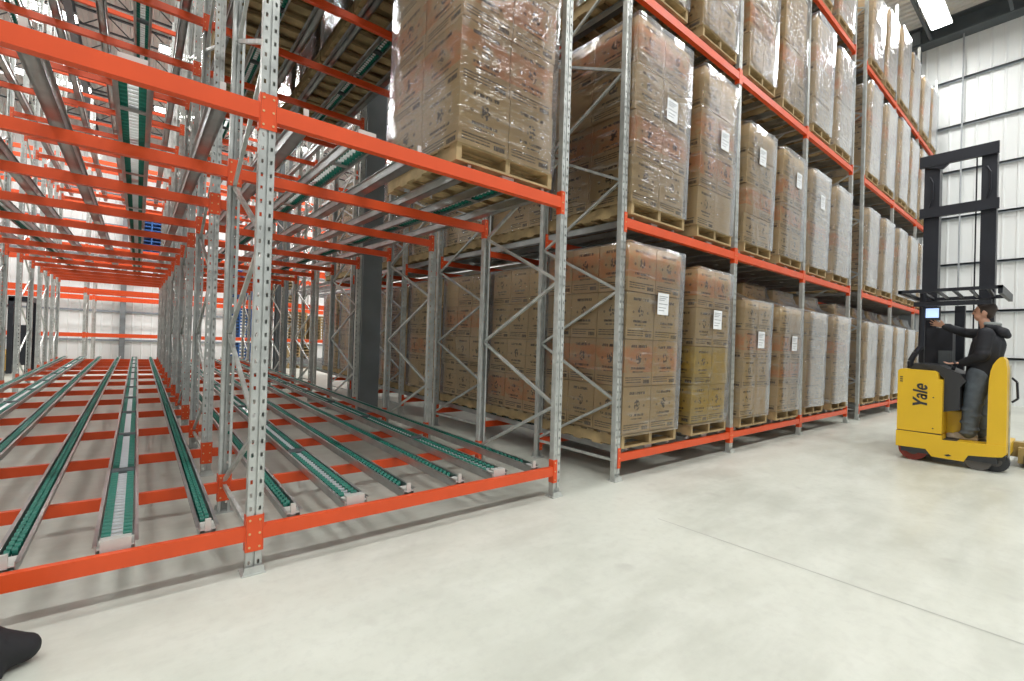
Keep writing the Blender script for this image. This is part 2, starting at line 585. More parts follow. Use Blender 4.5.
# open web roof joists running along X
jz0, jz1 = CEIL - 0.55, CEIL - 0.03
b = MB()
b.bar((-16, 0, jz0), (XWALL - 0.3, 0, jz0), 0.07, 0.05)
b.bar((-16, 0, jz1), (XWALL - 0.3, 0, jz1), 0.09, 0.05)
x = -16.0
i = 0
while x < XWALL - 1.2:
    b.bar((x, 0, jz0 if i % 2 else jz1), (x + 0.6, 0, jz1 if i % 2 else jz0), 0.03, 0.03)
    x += 0.6
    i += 1
jm = b.mesh('roof_joist', MT['darksteel'])
jy = -12.0
n = 0
while jy < YFAR:
    o = put('roof_joist', jm, None, (0, jy, 0))
    tag(o, 'dark open web steel joist under the roof deck', 'roof joist', 'roof joists', 'structure')
    jy += 1.75
    n += 1
b = MB()
for gx in (-9.6, -2.4, 4.8, 12.0):
    b = MB()
    b.box(gx - 0.1, gx + 0.1, -14, YFAR, jz0 - 0.07, jz0 - 0.04)
    b.box(gx - 0.012, gx + 0.012, -14, YFAR, jz0 - 0.45, jz0 - 0.07)
    b.box(gx - 0.1, gx + 0.1, -14, YFAR, jz0 - 0.48, jz0 - 0.45)
    tag(put('roof_girder', b.mesh('roof_girder', MT['darksteel'])), 'dark steel roof girder crossing under the joists', 'roof girder', 'roof girders', 'structure')

# ------------------------------------------------------------------ high bay lights
b = MB()
b.prism([(-0.24, -0.0), (0.24, 0.0), (0.17, 0.11), (-0.17, 0.11)], 'X', -1.15, 1.15)
house = b.mesh('housing', MT['housing'])
b = MB()
b.box(-1.12, 1.12, -0.22, 0.22, -0.02, -0.002)
tube = b.mesh('lamp_panel', MT['white_lamp'])
b = MB()
b.cyl((0, 0, 0.1), (0, 0, CEIL - LAMPZ), 0.008, seg=6)
wire = b.mesh('hanger', MT['cable'])
for i, (lx, ly) in enumerate(LAMPS):
    row = [-6.0, -0.18, 5.2, 10.9, 16.9, 22.3].index(ly)
    idx = [l for l in LAMPS if l[1] == ly].index((lx, ly))
    t = thing('ceiling_lamp', 'white fluorescent high bay lamp, %s along the %s row from the aisle' % (ORD[idx], ORD[row]), 'ceiling lamp', (lx, ly, LAMPZ), group='high bay lamps')
    put('housing', house, t)
    put('lamp_panel', tube, t)
    put('hanger', wire, t, (-0.9, 0, 0))
    put('hanger', wire, t, (0.9, 0, 0))
    ld = bpy.data.lights.new('lamp_light', 'AREA')
    ld.shape = 'RECTANGLE'
    ld.size, ld.size_y = 2.2, 0.4
    ld.energy = LAMP_W * (1.7 if ly > 15 else (1.9 if ly < -1 else (0.8 if ly < 0 else 1.0)))
    ld.color = (1.0, 1.0, 0.985)
    lo = bpy.data.objects.new('lamp_light', ld)
    C.objects.link(lo)
    lo.location = (0, 0, -0.03)
    lo.parent = t

# ------------------------------------------------------------------ upright frames
PW, PD = 0.039, 0.027


def post_mesh(height, simple_=False):
    b_ = MB()
    xs = [-PW, -0.029, -0.017, -0.005, 0.005, 0.017, 0.029, PW]
    yv = [-PD, -PD, -PD, -PD, -PD, -PD, -PD, -PD]
    z = 0.0
    pit, hh = 0.075, 0.023
    while z < height - 0.01:
        z1, z2 = z + pit - hh, z + pit
        for i in range(7):
            x0, x1 = xs[i], xs[i + 1]
            if i == 3:
                b_.quad([(x0, -PD, z), (x0, -PD + 0.012, z), (x0, -PD + 0.012, z2), (x0, -PD, z2)])
                b_.quad([(x0, -PD + 0.012, z), (x1, -PD + 0.012, z), (x1, -PD + 0.012, z2), (x0, -PD + 0.012, z2)])
                b_.quad([(x1, -PD + 0.012, z), (x1, -PD, z), (x1, -PD, z2), (x1, -PD + 0.012, z2)])
                continue
            b_.quad([(x0, -PD, z), (x1, -PD, z), (x1, -PD, z1), (x0, -PD, z1)])
            if i not in (1, 5):
                b_.quad([(x0, -PD, z1), (x1, -PD, z1), (x1, -PD, z2), (x0, -PD, z2)])
        z = z2
    for s in (-1, 1):
        b_.box(s * PW - 0.0015, s * PW + 0.0015, -PD, PD, 0, height)
        b_.box(min(s * PW, s * 0.022), max(s * PW, s * 0.022), PD - 0.003, PD, 0, height)
    return b_.mesh('post', MT['galv'])


POST = post_mesh(TOP)
b = MB()
b.box(-0.062, 0.062, -0.055, 0.055, 0, 0.008)
b.prism([(-0.055, 0.008), (0.055, 0.008), (0.047, 0.045), (-0.047, 0.045)], 'Y', -0.046, -0.0385)
FOOT = b.mesh('foot_plate', MT['galv'])
_fc = {}


def frame_parts(depth):
    if depth in _fc:
        return _fc[depth]
    diags = []
    y0, y1 = PD * 0.6, depth - PD * 0.6
    z = 0.24
    k_ = 0
    while z + 0.555 < TOP - 0.1:
        a, c = ((y1, z), (y0, z + 0.555)) if k_ % 2 == 0 else ((y0, z), (y1, z + 0.555))
        b_ = MB()
        b_.bar((0, a[0], a[1]), (0, c[0], c[1]), 0.026, 0.024, up=(1, 0, 0))
        b_.cyl((-0.03, a[0], a[1]), (0.03, a[0], a[1]), 0.009, seg=6)
        diags.append(b_.mesh('diagonal_brace', MT['galv']))
        z += 0.555
        k_ += 1
    hs = []
    for z in (0.20, TOP - 0.2):
        b_ = MB()
        b_.bar((0, y0, z), (0, y1, z), 0.026, 0.024, up=(1, 0, 0))
        hs.append(b_.mesh('horizontal_brace', MT['galv']))
    _fc[depth] = (diags, hs)
    return _fc[depth]


ROWTXT = {'Z': 'far side row of the empty rack', 'A': 'middle row of the empty rack', 'B': 'row edging the narrow gap, empty side',
          'C': 'row edging the narrow gap, loaded side', 'D': 'row between first and second loaded bays', 'E': 'row between second and third loaded bays',
          'F': 'row closing the third loaded bay', 'G': 'row opening the fourth loaded bay', 'H': 'row between fourth and fifth loaded bays',
          'I': 'row between fifth and sixth loaded bays', 'J': 'last row before the white wall'}


def upright_frame(rk, k_):
    ya, yb = NODE[2 * k_], NODE[2 * k_ + 1]
    t = thing('upright_frame', 'galvanized upright frame, %s from aisle in %s' % (ORD[k_], ROWTXT[rk]), 'rack frame', (XR[rk], ya, 0), group='galvanized rack uprights')
    d = round(yb - ya, 3)
    put('post', POST, t)
    put('post', POST, t, (0, d, 0), (0, 0, math.pi))
    put('foot_plate', FOOT, t)
    put('foot_plate', FOOT, t, (0, d, 0), (0, 0, math.pi))
    dg, hs = frame_parts(d)
    for m_ in dg:
        put('diagonal_brace', m_, t)
    for m_ in hs:
        put('horizontal_brace', m_, t)


for rk in 'ZABC':
    for k_ in range(7):
        if rk == 'Z' and k_ < 2:
            continue
        upright_frame(rk, k_)
for rk in 'DEFGHIJ':
    upright_frame(rk, 0)

# ------------------------------------------------------------------ beams
def beam_mesh(L, h=0.078, dy=0.045):
    b_ = MB()
    a = L / 2 - PW - 0.001
    b_.prism([(-dy / 2 - 0.006, -h / 2), (dy / 2, -h / 2), (dy / 2, h / 2 - 0.012), (dy / 2 - 0.012, h / 2 - 0.012), (dy / 2 - 0.012, h / 2),
              (-dy / 2 - 0.006, h / 2)], 'X', -a, a)
    return b_.mesh('beam_body', MT['orange'])


def connector_mesh(s):
    b_ = MB()
    # plate lapping half of the post face, plate against the post side
    b_.box(min(0, s * (PW + 0.0)), max(0, s * (PW + 0.0)), -PD - 0.0065, -PD - 0.0015, -0.10, 0.10)
    b_.box(min(s * PW, s * (PW + 0.005)) + (0.0015 if s > 0 else -0.0015), max(s * PW, s * (PW + 0.005)) + (0.0015 if s > 0 else -0.0015), -PD - 0.0065, PD, -0.10, 0.10)
    for z in (-0.075, 0, 0.075):
        b_.cyl((s * 0.025, -PD - 0.0065, z), (s * 0.025, -PD - 0.0105, z), 0.0065, seg=8, mi=1)
    return b_.mesh('end_connector', [MT['orange'], MT['rivet']])


BM = {round(W, 3): beam_mesh(W), 'thin': beam_mesh(W, 0.075, 0.04), 'tall': beam_mesh(W, 0.092, 0.05)}
CN = {1: connector_mesh(1), -1: connector_mesh(-1)}
LVT = ['lowest', 'second', 'third', 'fourth']
BAYS = {'Z': 'bay left of middle upright', 'A': 'empty bay beside the narrow gap', 'C': 'first loaded bay', 'D': 'second loaded bay', 'E': 'third loaded bay',
        'G': 'fourth loaded bay', 'H': 'fifth loaded bay', 'I': 'sixth loaded bay'}


def beam(rk, ni, lv):
    y = NODE[ni]
    front = ni == 0
    z = LV[lv] + SL * y - (-0.008 if front and lv == 0 else (0 if front else 0.055))
    rear_of_frame = ni % 2 == 1
    t = thing('rack_beam', 'orange steel beam, %s level, %s back from aisle, %s' % (LVT[lv], ORD[ni], BAYS[rk]), 'rack beam', (XR[rk] + W / 2, y, z), group='orange rack beams')
    me = BM['tall'] if (front and lv > 0) else (BM[round(W, 3)])
    put('beam_body', me, t)
    for s in (1, -1):
        put('end_connector', CN[s], t, (-s * W / 2, 0, 0))


for rk in 'ZA':
    for lv in range(4):
        for ni in range(14):
            if lv == 3 and ni < 5:
                continue
            if rk == 'Z' and lv == 2 and ni == 0:
                continue
            beam(rk, ni, lv)
for lv in range(4):
    for ni in range(8 if lv < 3 else 2):
        beam('C', ni, lv)
for rk in 'DEGHI':
    for lv in range(4):
        beam(rk, 0, lv)
        beam(rk, 1, lv)

# ------------------------------------------------------------------ roller tracks
TL = 15.75
PITCH = 0.058


def channel_mesh(hw, L):
    b_ = MB()
    for s in (-1, 1):
        b_.box(min(s * hw, s * (hw - 0.003)), max(s * hw, s * (hw - 0.003)), 0, L, 0, 0.066)
        b_.box(min(s * hw, s * (hw + 0.014)), max(s * hw, s * (hw + 0.014)), 0, L, 0.063, 0.066)
        b_.box(min(s * hw, s * (hw - 0.016)), max(s * hw, s * (hw - 0.016)), 0, L, 0, 0.003)
    if hw < 0.05:
        b_.box(-hw, hw, 0, L, 0.0, 0.003)
    y = 0.5
    while y < L:
        b_.box(-hw, hw, y, y + 0.05, 0.002, 0.008)
        y += 1.5
    return b_.mesh('channel', MT['galv_track'])


def wheels_into(b_, y, wide, seg=10):
    if wide:
        b_.cyl((-0.024, y, 0.045), (0.024, y, 0.045), 0.011, seg=max(6, seg - 4), mi=1, caps=False)
        for s in (-1, 1):
            b_.cyl((s * 0.024, y, 0.045), (s * 0.062, y, 0.045), 0.022, seg=seg, mi=0)
    else:
        b_.cyl((-0.022, y, 0.045), (-0.002, y, 0.045), 0.022, seg=seg, mi=0)
        b_.cyl((0.002, y + PITCH / 2, 0.045), (0.022, y + PITCH / 2, 0.045), 0.022, seg=seg, mi=0)


def one_wheel(wide):
    b_ = MB()
    wheels_into(b_, 0, wide, 12)
    return b_.mesh('roller', [MT['green'], MT['silver']])


def many_wheels(n0, n1, wide):
    b_ = MB()
    for i_ in range(n0, n1):
        y = 0.17 + i_ * PITCH
        if wide and i_ % 24 in (22, 23):
            continue
        wheels_into(b_, y, wide, 8)
    return b_.mesh('roller_run', [MT['green'], MT['silver']])


NW = int((TL - 0.3) / PITCH)
HW = {False: 0.038, True: 0.074}
CH = {w_: channel_mesh(HW[w_], TL) for w_ in (False, True)}
WH = {w_: one_wheel(w_) for w_ in (False, True)}
RUN_FAR = {w_: many_wheels(100, NW, w_) for w_ in (False, True)}
RUN_ALL = {w_: many_wheels(0, NW, w_) for w_ in (False, True)}
b = MB()
b.cyl((-0.066, 0.0, 0.045), (0.066, 0.0, 0.045), 0.031, seg=14)
BRAKE = b.mesh('brake_roller', MT['darkroll'])
STOP = {}
for w_ in (False, True):
    b = MB()
    h_ = HW[w_]
    b.box(-h_, h_, 0.0, 0.12, 0.046, 0.052)
    if w_:
        b.box(-h_ * 0.8, h_ * 0.8, 0.0, 0.012, 0.03, 0.088)
        b.box(-h_ * 0.8, h_ * 0.8, 0.01, 0.05, 0.075, 0.088)
    else:
        b.box(-0.014, 0.014, 0.0, 0.016, 0.04, 0.105)
    STOP[w_] = b.mesh('end_stop', MT['stop'])


def track(rk, lane, j, lv, detail, n_bays=''):
    wide = j == 1
    x = XR[rk] + LANE[lane][j]
    t = thing('roller_track', '%s roller track, %s level, %s lane, %s track, %s' % (
        'wide' if wide else 'narrow', LVT[lv], ORD[lane], ORD[j], BAYS[rk]), 'roller track', (x, 0.03, LV[lv] + 0.010), (SL, 0, 0), group='pallet flow roller tracks')
    put('channel', CH[wide], t)
    put('end_stop', STOP[wide], t)
    if detail == 2:
        for i_ in range(100):
            if wide and i_ % 24 in (22, 23):
                continue
            put('roller', WH[wide], t, (0, 0.17 + i_ * PITCH, 0))
        o = put('roller', RUN_FAR[wide], t)
        o['kind'] = 'stuff'
    elif detail == 1:
        o = put('roller', RUN_ALL[wide], t)
        o['kind'] = 'stuff'
    if wide and detail:
        i_ = 22
        while i_ < NW - 2:
            put('brake_roller', BRAKE, t, (0, 0.17 + (i_ + 0.5) * PITCH, 0))
            i_ += 24


for lane in (0, 1):
    for j in range(3):
        track('A', lane, j, 0, 2)
        track('Z', lane, j, 0, 2 if lane == 1 or j == 2 else 1)
        for lv in (1, 2):
            track('A', lane, j, lv, 1)
            track('Z', lane, j, lv, 1)
        for lv in range(4):
            track('C', lane, j, lv, 1 if (lane == 0 and j == 0 and lv < 2) else 0)
            for rk in 'DEGHI':
                track(rk, lane, j, lv, 0)

# ------------------------------------------------------------------ pallet loads
PALW, PALD, PALH = 0.94, 1.2, 0.135


def pallet_mesh(name, mat):
    b_ = MB()
    for s in (-1, 0, 1):
        x0 = s * (PALW / 2 - 0.022)
        b_.box(x0 - 0.022, x0 + 0.022, 0, PALD, 0.018, PALH - 0.018)
    for i_ in range(7):
        y = i_ * (PALD - 0.10) / 6
        b_.box(-PALW / 2, PALW / 2, y, y + 0.10, PALH - 0.018, PALH)
    for i_ in range(5):
        y = i_ * (PALD - 0.12) / 4
        b_.box(-PALW / 2, PALW / 2, y, y + 0.12, 0, 0.018)
    return b_.mesh(name, mat)


PAL = pallet_mesh('pallet', MT['wood'])
PALB = pallet_mesh('pallet', MT['blue'])
CT = {}


def carton_mesh(wx, wy, hz, kind):
    key = (round(wx, 3), round(wy, 3), round(hz, 3), kind)
    if key not in CT:
        b_ = MB()
        g_ = 0.004
        b_.box(-wx / 2 + g_, wx / 2 - g_, -wy / 2 + g_, wy / 2 - g_, g_ * 0.6, hz - g_, uv=True)
        CT[key] = b_.mesh('carton', MT[kind])
    return CT[key]


def film_mesh(rings, seed, milky=False):
    """rings: (z, x half width, y front, y back); loose rounded skin over the cartons"""
    rnd = random.Random(seed)
    b_ = MB()
    prev = None
    m_ = 6
    rows = []
    for ri, (z, hx, yf, yb) in enumerate(rings):
        row = []
        pts = []
        r = 0.02
        crn = [(-hx, yf), (hx, yf), (hx, yb), (-hx, yb)]
        for s in range(4):
            (xa, ya), (xb, yb_) = crn[s], crn[(s + 1) % 4]
            L = math.hypot(xb - xa, yb_ - ya)
            for q in range(m_):
                t = (r + (L - 2 * r) * q / (m_ - 1)) / L
                nx, ny = (yb_ - ya) / L, -(xb - xa) / L
                bul = (rnd.uniform(-0.004, 0.010) if 0 < q < m_ - 1 else 0.0)
                pts.append((xa + (xb - xa) * t + nx * bul, ya + (yb_ - ya) * t + ny * bul, z + rnd.uniform(-0.008, 0.008)))
        for p in pts:
            row.append(len(b_.v))
            b_.v.append(p)
        rows.append(row)
    n_ = 4 * m_
    for a, c in zip(rows[:-1], rows[1:]):
        for j in range(n_):
            j2 = (j + 1) % n_
            b_.f.append((a[j], a[j2], c[j2], c[j]))
            b_.mi.append(0)
    b_.f.append(tuple(rows[-1]))
    b_.mi.append(0)
    return b_.mesh('stretch_film', MT['film_white' if milky else 'film'], smooth=True)


# paper label: sheet with a few printed lines
b = MB()
b.box(-0.10, 0.10, -0.002, 0, -0.115, 0.115, 0)
for q, z in enumerate((0.08, 0.06, 0.04, 0.0, -0.04, -0.07)):
    b.box(-0.08, 0.08 - 0.03 * (q % 3), -0.0028, -0.002, z - 0.004, z + 0.004, 1)
LABEL = b.mesh('paper_label', [MT['paper'], simple('grey_print', (0.35, 0.36, 0.38), 0.6)])
_lv = {}
seed_ = [0]


def load(x, y, z, label, group, layers=4, nx=2, ny=2, step=0, red=(), yellow=(), film=True, paper=None, hbox=0.445, jitter=0.018, rz=0.0, wx=0.93, wy=1.18, top_plain=False, neck=0, milky=False):
    t = thing('wrapped_pallet_load', label, 'pallet load', (x, y, z), (SL, 0, rz), group)
    put('pallet', PAL, t, scale=(wx / PALW, 1, 1))
    cw, cd = (wx - 0.02) / nx, (wy - 0.02) / ny
    rnd = random.Random(seed_[0] * 13 + 5)
    rows = []
    for L in range(layers):
        kind = 'carton_red' if L in red else ('carton_yellow' if L in yellow else 'carton')
        if top_plain and L == layers - 1:
            kind = 'carton_plain'
        ox, oy = rnd.uniform(-jitter, jitter), rnd.uniform(-jitter, jitter)
        first = step if (step and L == layers - 1) else 0
        for i_ in range(nx):
            for j in range(first, ny):
                me = carton_mesh(cw, cd, hbox, kind)
                put('carton', me, t, (-wx / 2 + 0.01 + cw * (i_ + 0.5) + ox, 0.01 + cd * (j + 0.5) + oy, PALH + L * hbox))
    if film:
        key = (layers, round(hbox, 3), step, ny, neck, seed_[0] % 4, wx, wy, milky)
        if key not in _lv:
            e = 0.004 + jitter
            rings = []
            zz = PALH - 0.015
            ztop = PALH + layers * hbox
            zs = PALH + (layers - 1) * hbox if step else ztop
            nr = 14
            for q in range(nr + 1):
                f_ = q / nr
                rings.append((zz + (zs - zz) * f_ + (0.01 if q == nr else 0), wx / 2 + e, -e, wy + e))
            if step:
                yst = step * cd
                rings.append((zs + 0.10, wx / 2 + e, yst * 0.55, wy + e))
                rings.append((zs + 0.20, wx / 2 + e * 0.8, yst * 0.88, wy + e))
                rings.append((ztop - 0.08, wx / 2 + e * 0.6, yst - e, wy + e))
                rings.append((ztop + 0.012, wx / 2 + e * 0.5, yst - e * 0.5, wy + e))
            else:
                rings.append((ztop + 0.014, wx / 2 - 0.05, 0.06, wy - 0.06))
            _lv[key] = film_mesh(rings, seed_[0], milky)
        put('stretch_film', _lv[key], t)
    if paper:
        put('paper_label', LABEL, t, (paper[0], -0.034, paper[1]))
    seed_[0] += 1
    return t


DECKZ = 0.094
rr = random.Random(3)
slot = 0
FR = [('C', 0), ('C', 1), ('D', 0), ('D', 1), ('E', 0), ('E', 1), ('G', 0), ('G', 1), ('H', 0), ('H', 1), ('I', 0), ('I', 1)]
for lv in range(4):
    for si, (rk, lane) in enumerate(FR):
        x = XR[rk] + LANE[lane][1] + rr.uniform(-0.02, 0.02) + (-0.035 if (rk, lane) == ('C', 0) else 0.02)
        step = 0
        layers, hbox = 4, 0.448
        paper = None
        red, yel = (), ()
        ny = 2
        if lv == 0:
            step = 0 if si < 2 else 1
            layers = 4 if si < 2 else 5
            hbox = 0.487 if si == 0 else (0.465 if si == 1 else 0.395)
            paper = {0: (0.07, 1.50), 1: (0.02, 1.40), 2: (0.04, 1.19), 3: (0.06, 1.17)}.get(si)
            red = {0: (1, 3), 1: (3,), 2: (2,), 3: (2, 1), 5: (2,)}.get(si, ())
            yel = {1: (0, 1)}.get(si, ())
            ny = 3 if si < 2 else 2
        elif lv == 1:
            hbox = 0.47 if si < 2 else 0.45
            if si >= 2:
                step, layers, hbox = 1, 5, 0.40
            paper = {0: (0.1, 1.22), 1: (0.08, 1.25), 2: (-0.05, 1.35), 3: (0.1, 1.35), 4: (0.0, 1.25)}.get(si)
            red = {0: (1, 3), 1: (1, 2), 2: (1,), 3: (1, 2)}.get(si, (rr.choice((1, 2)),))
        else:
            hbox = rr.choice((0.44, 0.455, 0.47))
            red = (rr.choice((0, 1, 2)),)
            if lv == 3:
                hbox = rr.choice((0.36, 0.40, 0.43))
        load(x, -0.03 + rr.uniform(-0.02, 0.02), LV[lv] + DECKZ,
             'film-wrapped brown cartons on pallet, %s level, %s facing aisle counting from empty rack' % (LVT[lv], ORD[si]), 'wrapped pallet loads facing the aisle',
             layers, 2, ny, step, red, yel, True, paper, hbox, milky=si >= 4, wx=0.98 if (si == 0) else 0.84)
        # the load next behind shows above and between
        if not (rk == 'C' and lane == 0):
            load(x + rr.uniform(-0.02, 0.02), 1.24, LV[lv] + DECKZ + SL * 1.25,
                 'wrapped carton pallet hidden behind the %s aisle-facing load, %s level' % (ORD[si], LVT[lv]), 'second-deep pallet loads', 4, 2, 2, 0, (1,), (), True, None, 0.465 if lv != 3 else 0.40)
for lv in range(3):
    for d in range(1, 8 if lv < 2 else 6):
        x = XR['C'] + LANE[0][1] + rr.uniform(-0.015, 0.015)
        y = -0.03 + d * 1.255
        load(x, y, LV[lv] + DECKZ + SL * y, 'wrapped carton pallet along narrow gap, %s level, %s load in from aisle' % (LVT[lv], ORD[d]), 'pallet loads along the narrow gap',
             4, 2, 3, 0, (rr.choice((0, 1, 2)),), (), True, None, rr.choice((0.45, 0.458, 0.462)))
# the single load high on the empty rack and the loads stored above it, seen from below
load(XR['A'] + LANE[1][1] - 0.03, 0.0, LV[1] + DECKZ, 'large wrapped carton stack alone on second level of the empty rack', None, 4, 2, 2, 0, (1, 2), (), True, None, 0.475, wx=0.97, wy=1.2)
for lane in (0, 1):
    for d in range(1, 5):
        y = -0.03 + d * 1.255
        if lane == 0 and d == 1:
            pass
        load(XR['A'] + LANE[lane][1], y, LV[2] + DECKZ + SL * y, 'carton pallet overhead on third level of empty rack, %s lane, %s in' % (ORD[lane], ORD[d]), 'overhead pallet loads seen from below',
             4, 2, 2, 0, (), (), True, None, 0.45)


# ------------------------------------------------------------------ rear selective racks with stacked empty pallets
RX = [-7.77, -4.90, -2.03, 0.84, 3.71, 6.58, 9.45]
RW = 2.87
RY = [19.5, 20.6, 23.6, 24.7]
RZ = [1.25, 2.85, 4.40, 5.95, 7.5]
b = MB()
b.prism([(-0.03, -0.07), (0.03, -0.07), (0.03, 0.07), (-0.03, 0.07)], 'X', -RW / 2 + 0.046, RW / 2 - 0.046)
RB = b.mesh('beam_body', MT['orange'])
dg, hs = frame_parts(1.1)
for yi in (0, 2):
    for i, x in enumerate(RX):
        t = thing('upright_frame', 'galvanized frame of the far rack, %s row back, %s frame along' % (ORD[yi // 2], ORD[i]), 'rack frame', (x, RY[yi], 0), group='far rack uprights')
        put('post', POST, t)
        put('post', POST, t, (0, 1.1, 0), (0, 0, math.pi))
        for m_ in dg:
            put('diagonal_brace', m_, t)
        put('horizontal_brace', hs[0], t)
for i in range(len(RX) - 1):
    for yi in range(4):
        for zi, z in enumerate(RZ):
            if yi > 1 and zi == 0:
                continue
            t = thing('rack_beam', 'orange beam of the far rack, %s bay, %s row back, %s level' % (ORD[i], ORD[yi], ORD[zi]), 'rack beam', (RX[i] + RW / 2, RY[yi], z), group='far rack beams')
            put('beam_body', RB, t)
            for s in (1, -1):
                put('end_connector', CN[s], t, (-s * RW / 2, 0, 0))


def stack(x, y, z, n_, blue, where):
    for q in range(n_):
        o = put('plastic_pallet' if blue else 'wooden_pallet', PALB if blue else PAL, None, (x, y, z + q * (PALH + 0.002)))
        tag(o, '%s empty pallet stacked %s, %s from bottom' % ('blue plastic' if blue else 'pale wooden', where, ORD[q]), 'pallet', 'stacked empty pallets')


stack(-0.22, 19.5, RZ[2] + 0.075, 9, True, 'on third shelf behind middle upright')
for z_, zn in ((RZ[0], 'on the lowest shelf'), (RZ[1], 'on second shelf')):
    stack(2.8, 19.5, z_ + 0.075, 9, True, zn + ' nearer roof column')
stack(2.8, 19.5, 0.0, 8, True, 'on the floor behind middle upright')
stack(5.2, 19.5, 0.0, 8, False, 'on floor beyond roof column')
stack(5.0, 19.5, RZ[0] + 0.075, 9, False, 'on lowest shelf beyond roof column')
stack(6.1, 19.5, RZ[0] + 0.075, 8, False, 'on lowest shelf furthest along')
stack(3.95 + 0.65, 19.5, RZ[1] + 0.075, 9, False, 'on second shelf beyond roof column')

# ------------------------------------------------------------------ letters
GLY = {
    'Y': ([[(0, 1), (.28, 1), (.48, .66), (.70, 1), (.97, 1), (.60, .42), (.60, 0), (.35, 0), (.35, .42)]], 0.92),
    'l': ([[(0, 1), (.25, 1), (.25, 0), (0, 0)]], 0.38),
}


def arc(cx, cy, rx, ry, a0, a1, n_=14):
    return [(cx + rx * math.cos(math.radians(a0 + (a1 - a0) * i_ / n_)), cy + ry * math.sin(math.radians(a0 + (a1 - a0) * i_ / n_))) for i_ in range(n_ + 1)]


def lettering():
    """the word Yale as flat polygons, baseline 0, cap height 1; returns quads/polys"""
    polys = []
    x = 0
    polys.append([(x + p[0], p[1]) for p in [(0, 1), (.28, 1), (.48, .66), (.48, .42), (.36, .42)]])
    polys.append([(x + p[0], p[1]) for p in [(.48, .66), (.70, 1), (.97, 1), (.60, .42), (.48, .42)]])
    polys.append([(x + p[0], p[1]) for p in [(.36, .42), (.60, .42), (.60, 0), (.36, 0)]])
    x = 0.86

    def ring(cx, cy, ro, ri, roy, riy, a0, a1):
        o_ = arc(cx, cy, ro, roy, a0, a1)
        i_ = arc(cx, cy, ri, riy, a0, a1)
        for q in range(len(o_) - 1):
            polys.append([o_[q], o_[q + 1], i_[q + 1], i_[q]])
    # a
    ring(x + .30, .23, .28, .12, .24, .10, 0, 360)
    polys.append([(x + .38, 0), (x + .58, 0), (x + .58, .48), (x + .38, .42)])
    ring(x + .30, .46, .28, .10, .28, .14, 0, 160)
    x += 0.68
    polys.append([(x, 0), (x + .21, 0), (x + .21, 1), (x, 1)])
    x += 0.29
    ring(x + .33, .36, .33, .14, .38, .20, 0, 325)
    polys.append([(x + .12, .30), (x + .64, .30), (x + .64, .42), (x + .12, .42)])
    return polys, x + .68


# ------------------------------------------------------------------ reach truck (rear end towards the camera)
TS = 0.97
T = thing('reach_truck', 'yellow stand-up reach truck with tall black mast on open concrete floor', 'forklift', (7.25, -1.885, 0))
T.scale = (TS, TS, TS)


def LY(y):
    return y + 1.85


def LZ(z):
    return z + 0.05


def yz(pts):
    return [(LY(a), LZ(c)) for a, c in pts]


# hull: tall left block
b = MB()
b.prism(yz([(-1.35, 0.34), (-1.35, 1.13), (-1.38, 1.16), (-1.72, 1.145), (-1.75, 1.12), (-1.76, 1.04), (-1.80, 1.035), (-1.80, 0.34)]), 'X', 0.0, 1.15)
hb = b.mesh('battery_cover', MT['yellow'])
o = put('power_compartment', hb, T)
b = MB()
b.prism(yz([(-1.345, 0.12), (-1.345, 0.33), (-1.80, 0.325), (-1.81, 0.27), (-2.205, 0.285), (-2.37, 0.29), (-2.37, 0.19), (-2.34, 0.155), (-2.26, 0.14), (-2.05, 0.12), (-2.01, 0.035), (-1.71, 0.04), (-1.65, 0.125)]), 'X', -0.012, 0.25)
b.box(0.25, 1.15, LY(-2.37), LY(-1.345), LZ(0.13), LZ(0.27))
o = put('lower_skirt', b.mesh('lower_skirt', MT['yellow']), T)
bs = MB()
bs.prism([(LY(-1.90), LZ(.085)), (LY(-1.87), LZ(.10)), (LY(-1.83), LZ(.085)), (LY(-1.86), LZ(.07))], 'X', -0.016, -0.012)
put('tow_slot', bs.mesh('tow_slot', MT['ink']), o)
# right hand pillar with curved back
b = MB()
b.prism(yz([(-2.205, 0.285), (-2.21, 0.95), (-2.215, 1.08), (-2.225, 1.17), (-2.245, 1.25), (-2.275, 1.31), (-2.305, 1.345), (-2.33, 1.35), (-2.35, 1.31), (-2.365, 1.2), (-2.37, 0.29)]), 'X', 0.0, 0.32)
put('backrest_pillar', b.mesh('backrest_pillar', MT['yellow']), T)
# inner compartment
b = MB()
b.box(0.62, 0.66, LY(-2.21), LY(-1.80), LZ(0.27), LZ(1.0))
b.box(0.35, 0.62, LY(-2.0), LY(-1.80), LZ(0.27), LZ(0.62))
put('compartment_panel', b.mesh('compartment_panel', MT['yellow']), T)
b = MB()
b.box(0.0, 0.62, LY(-2.21), LY(-1.80), LZ(0.255), LZ(0.275))
put('floor_mat', b.mesh('floor_mat', MT['blackplastic']), T)
b = MB()
b.prism(yz([(-1.80, 0.62), (-1.80, 1.05), (-1.70, 1.15), (-1.55, 1.24), (-1.75, 1.22), (-1.95, 1.12), (-2.00, 1.03), (-1.95, 0.95), (-1.95, 0.66)]), 'X', 0.10, 0.9)
b.prism(yz([(-1.45, 1.15), (-1.50, 1.24), (-1.80, 1.20), (-1.80, 1.10)]), 'X', 0.12, 1.0)
con = put('control_console', b.mesh('control_console', MT['blackplastic']), T)
b = MB()
b.cyl((0.25, LY(-1.86), LZ(1.16)), (0.25, LY(-1.88), LZ(1.24)), 0.02)
b.sphere((0.25, LY(-1.88), LZ(1.25)), 0.035)
put('control_handle', b.mesh('control_handle', MT['black'], True), con)
b = MB()
b.box(0.62, 0.66, LY(-1.80), LY(-1.66), LZ(1.2), LZ(1.42))
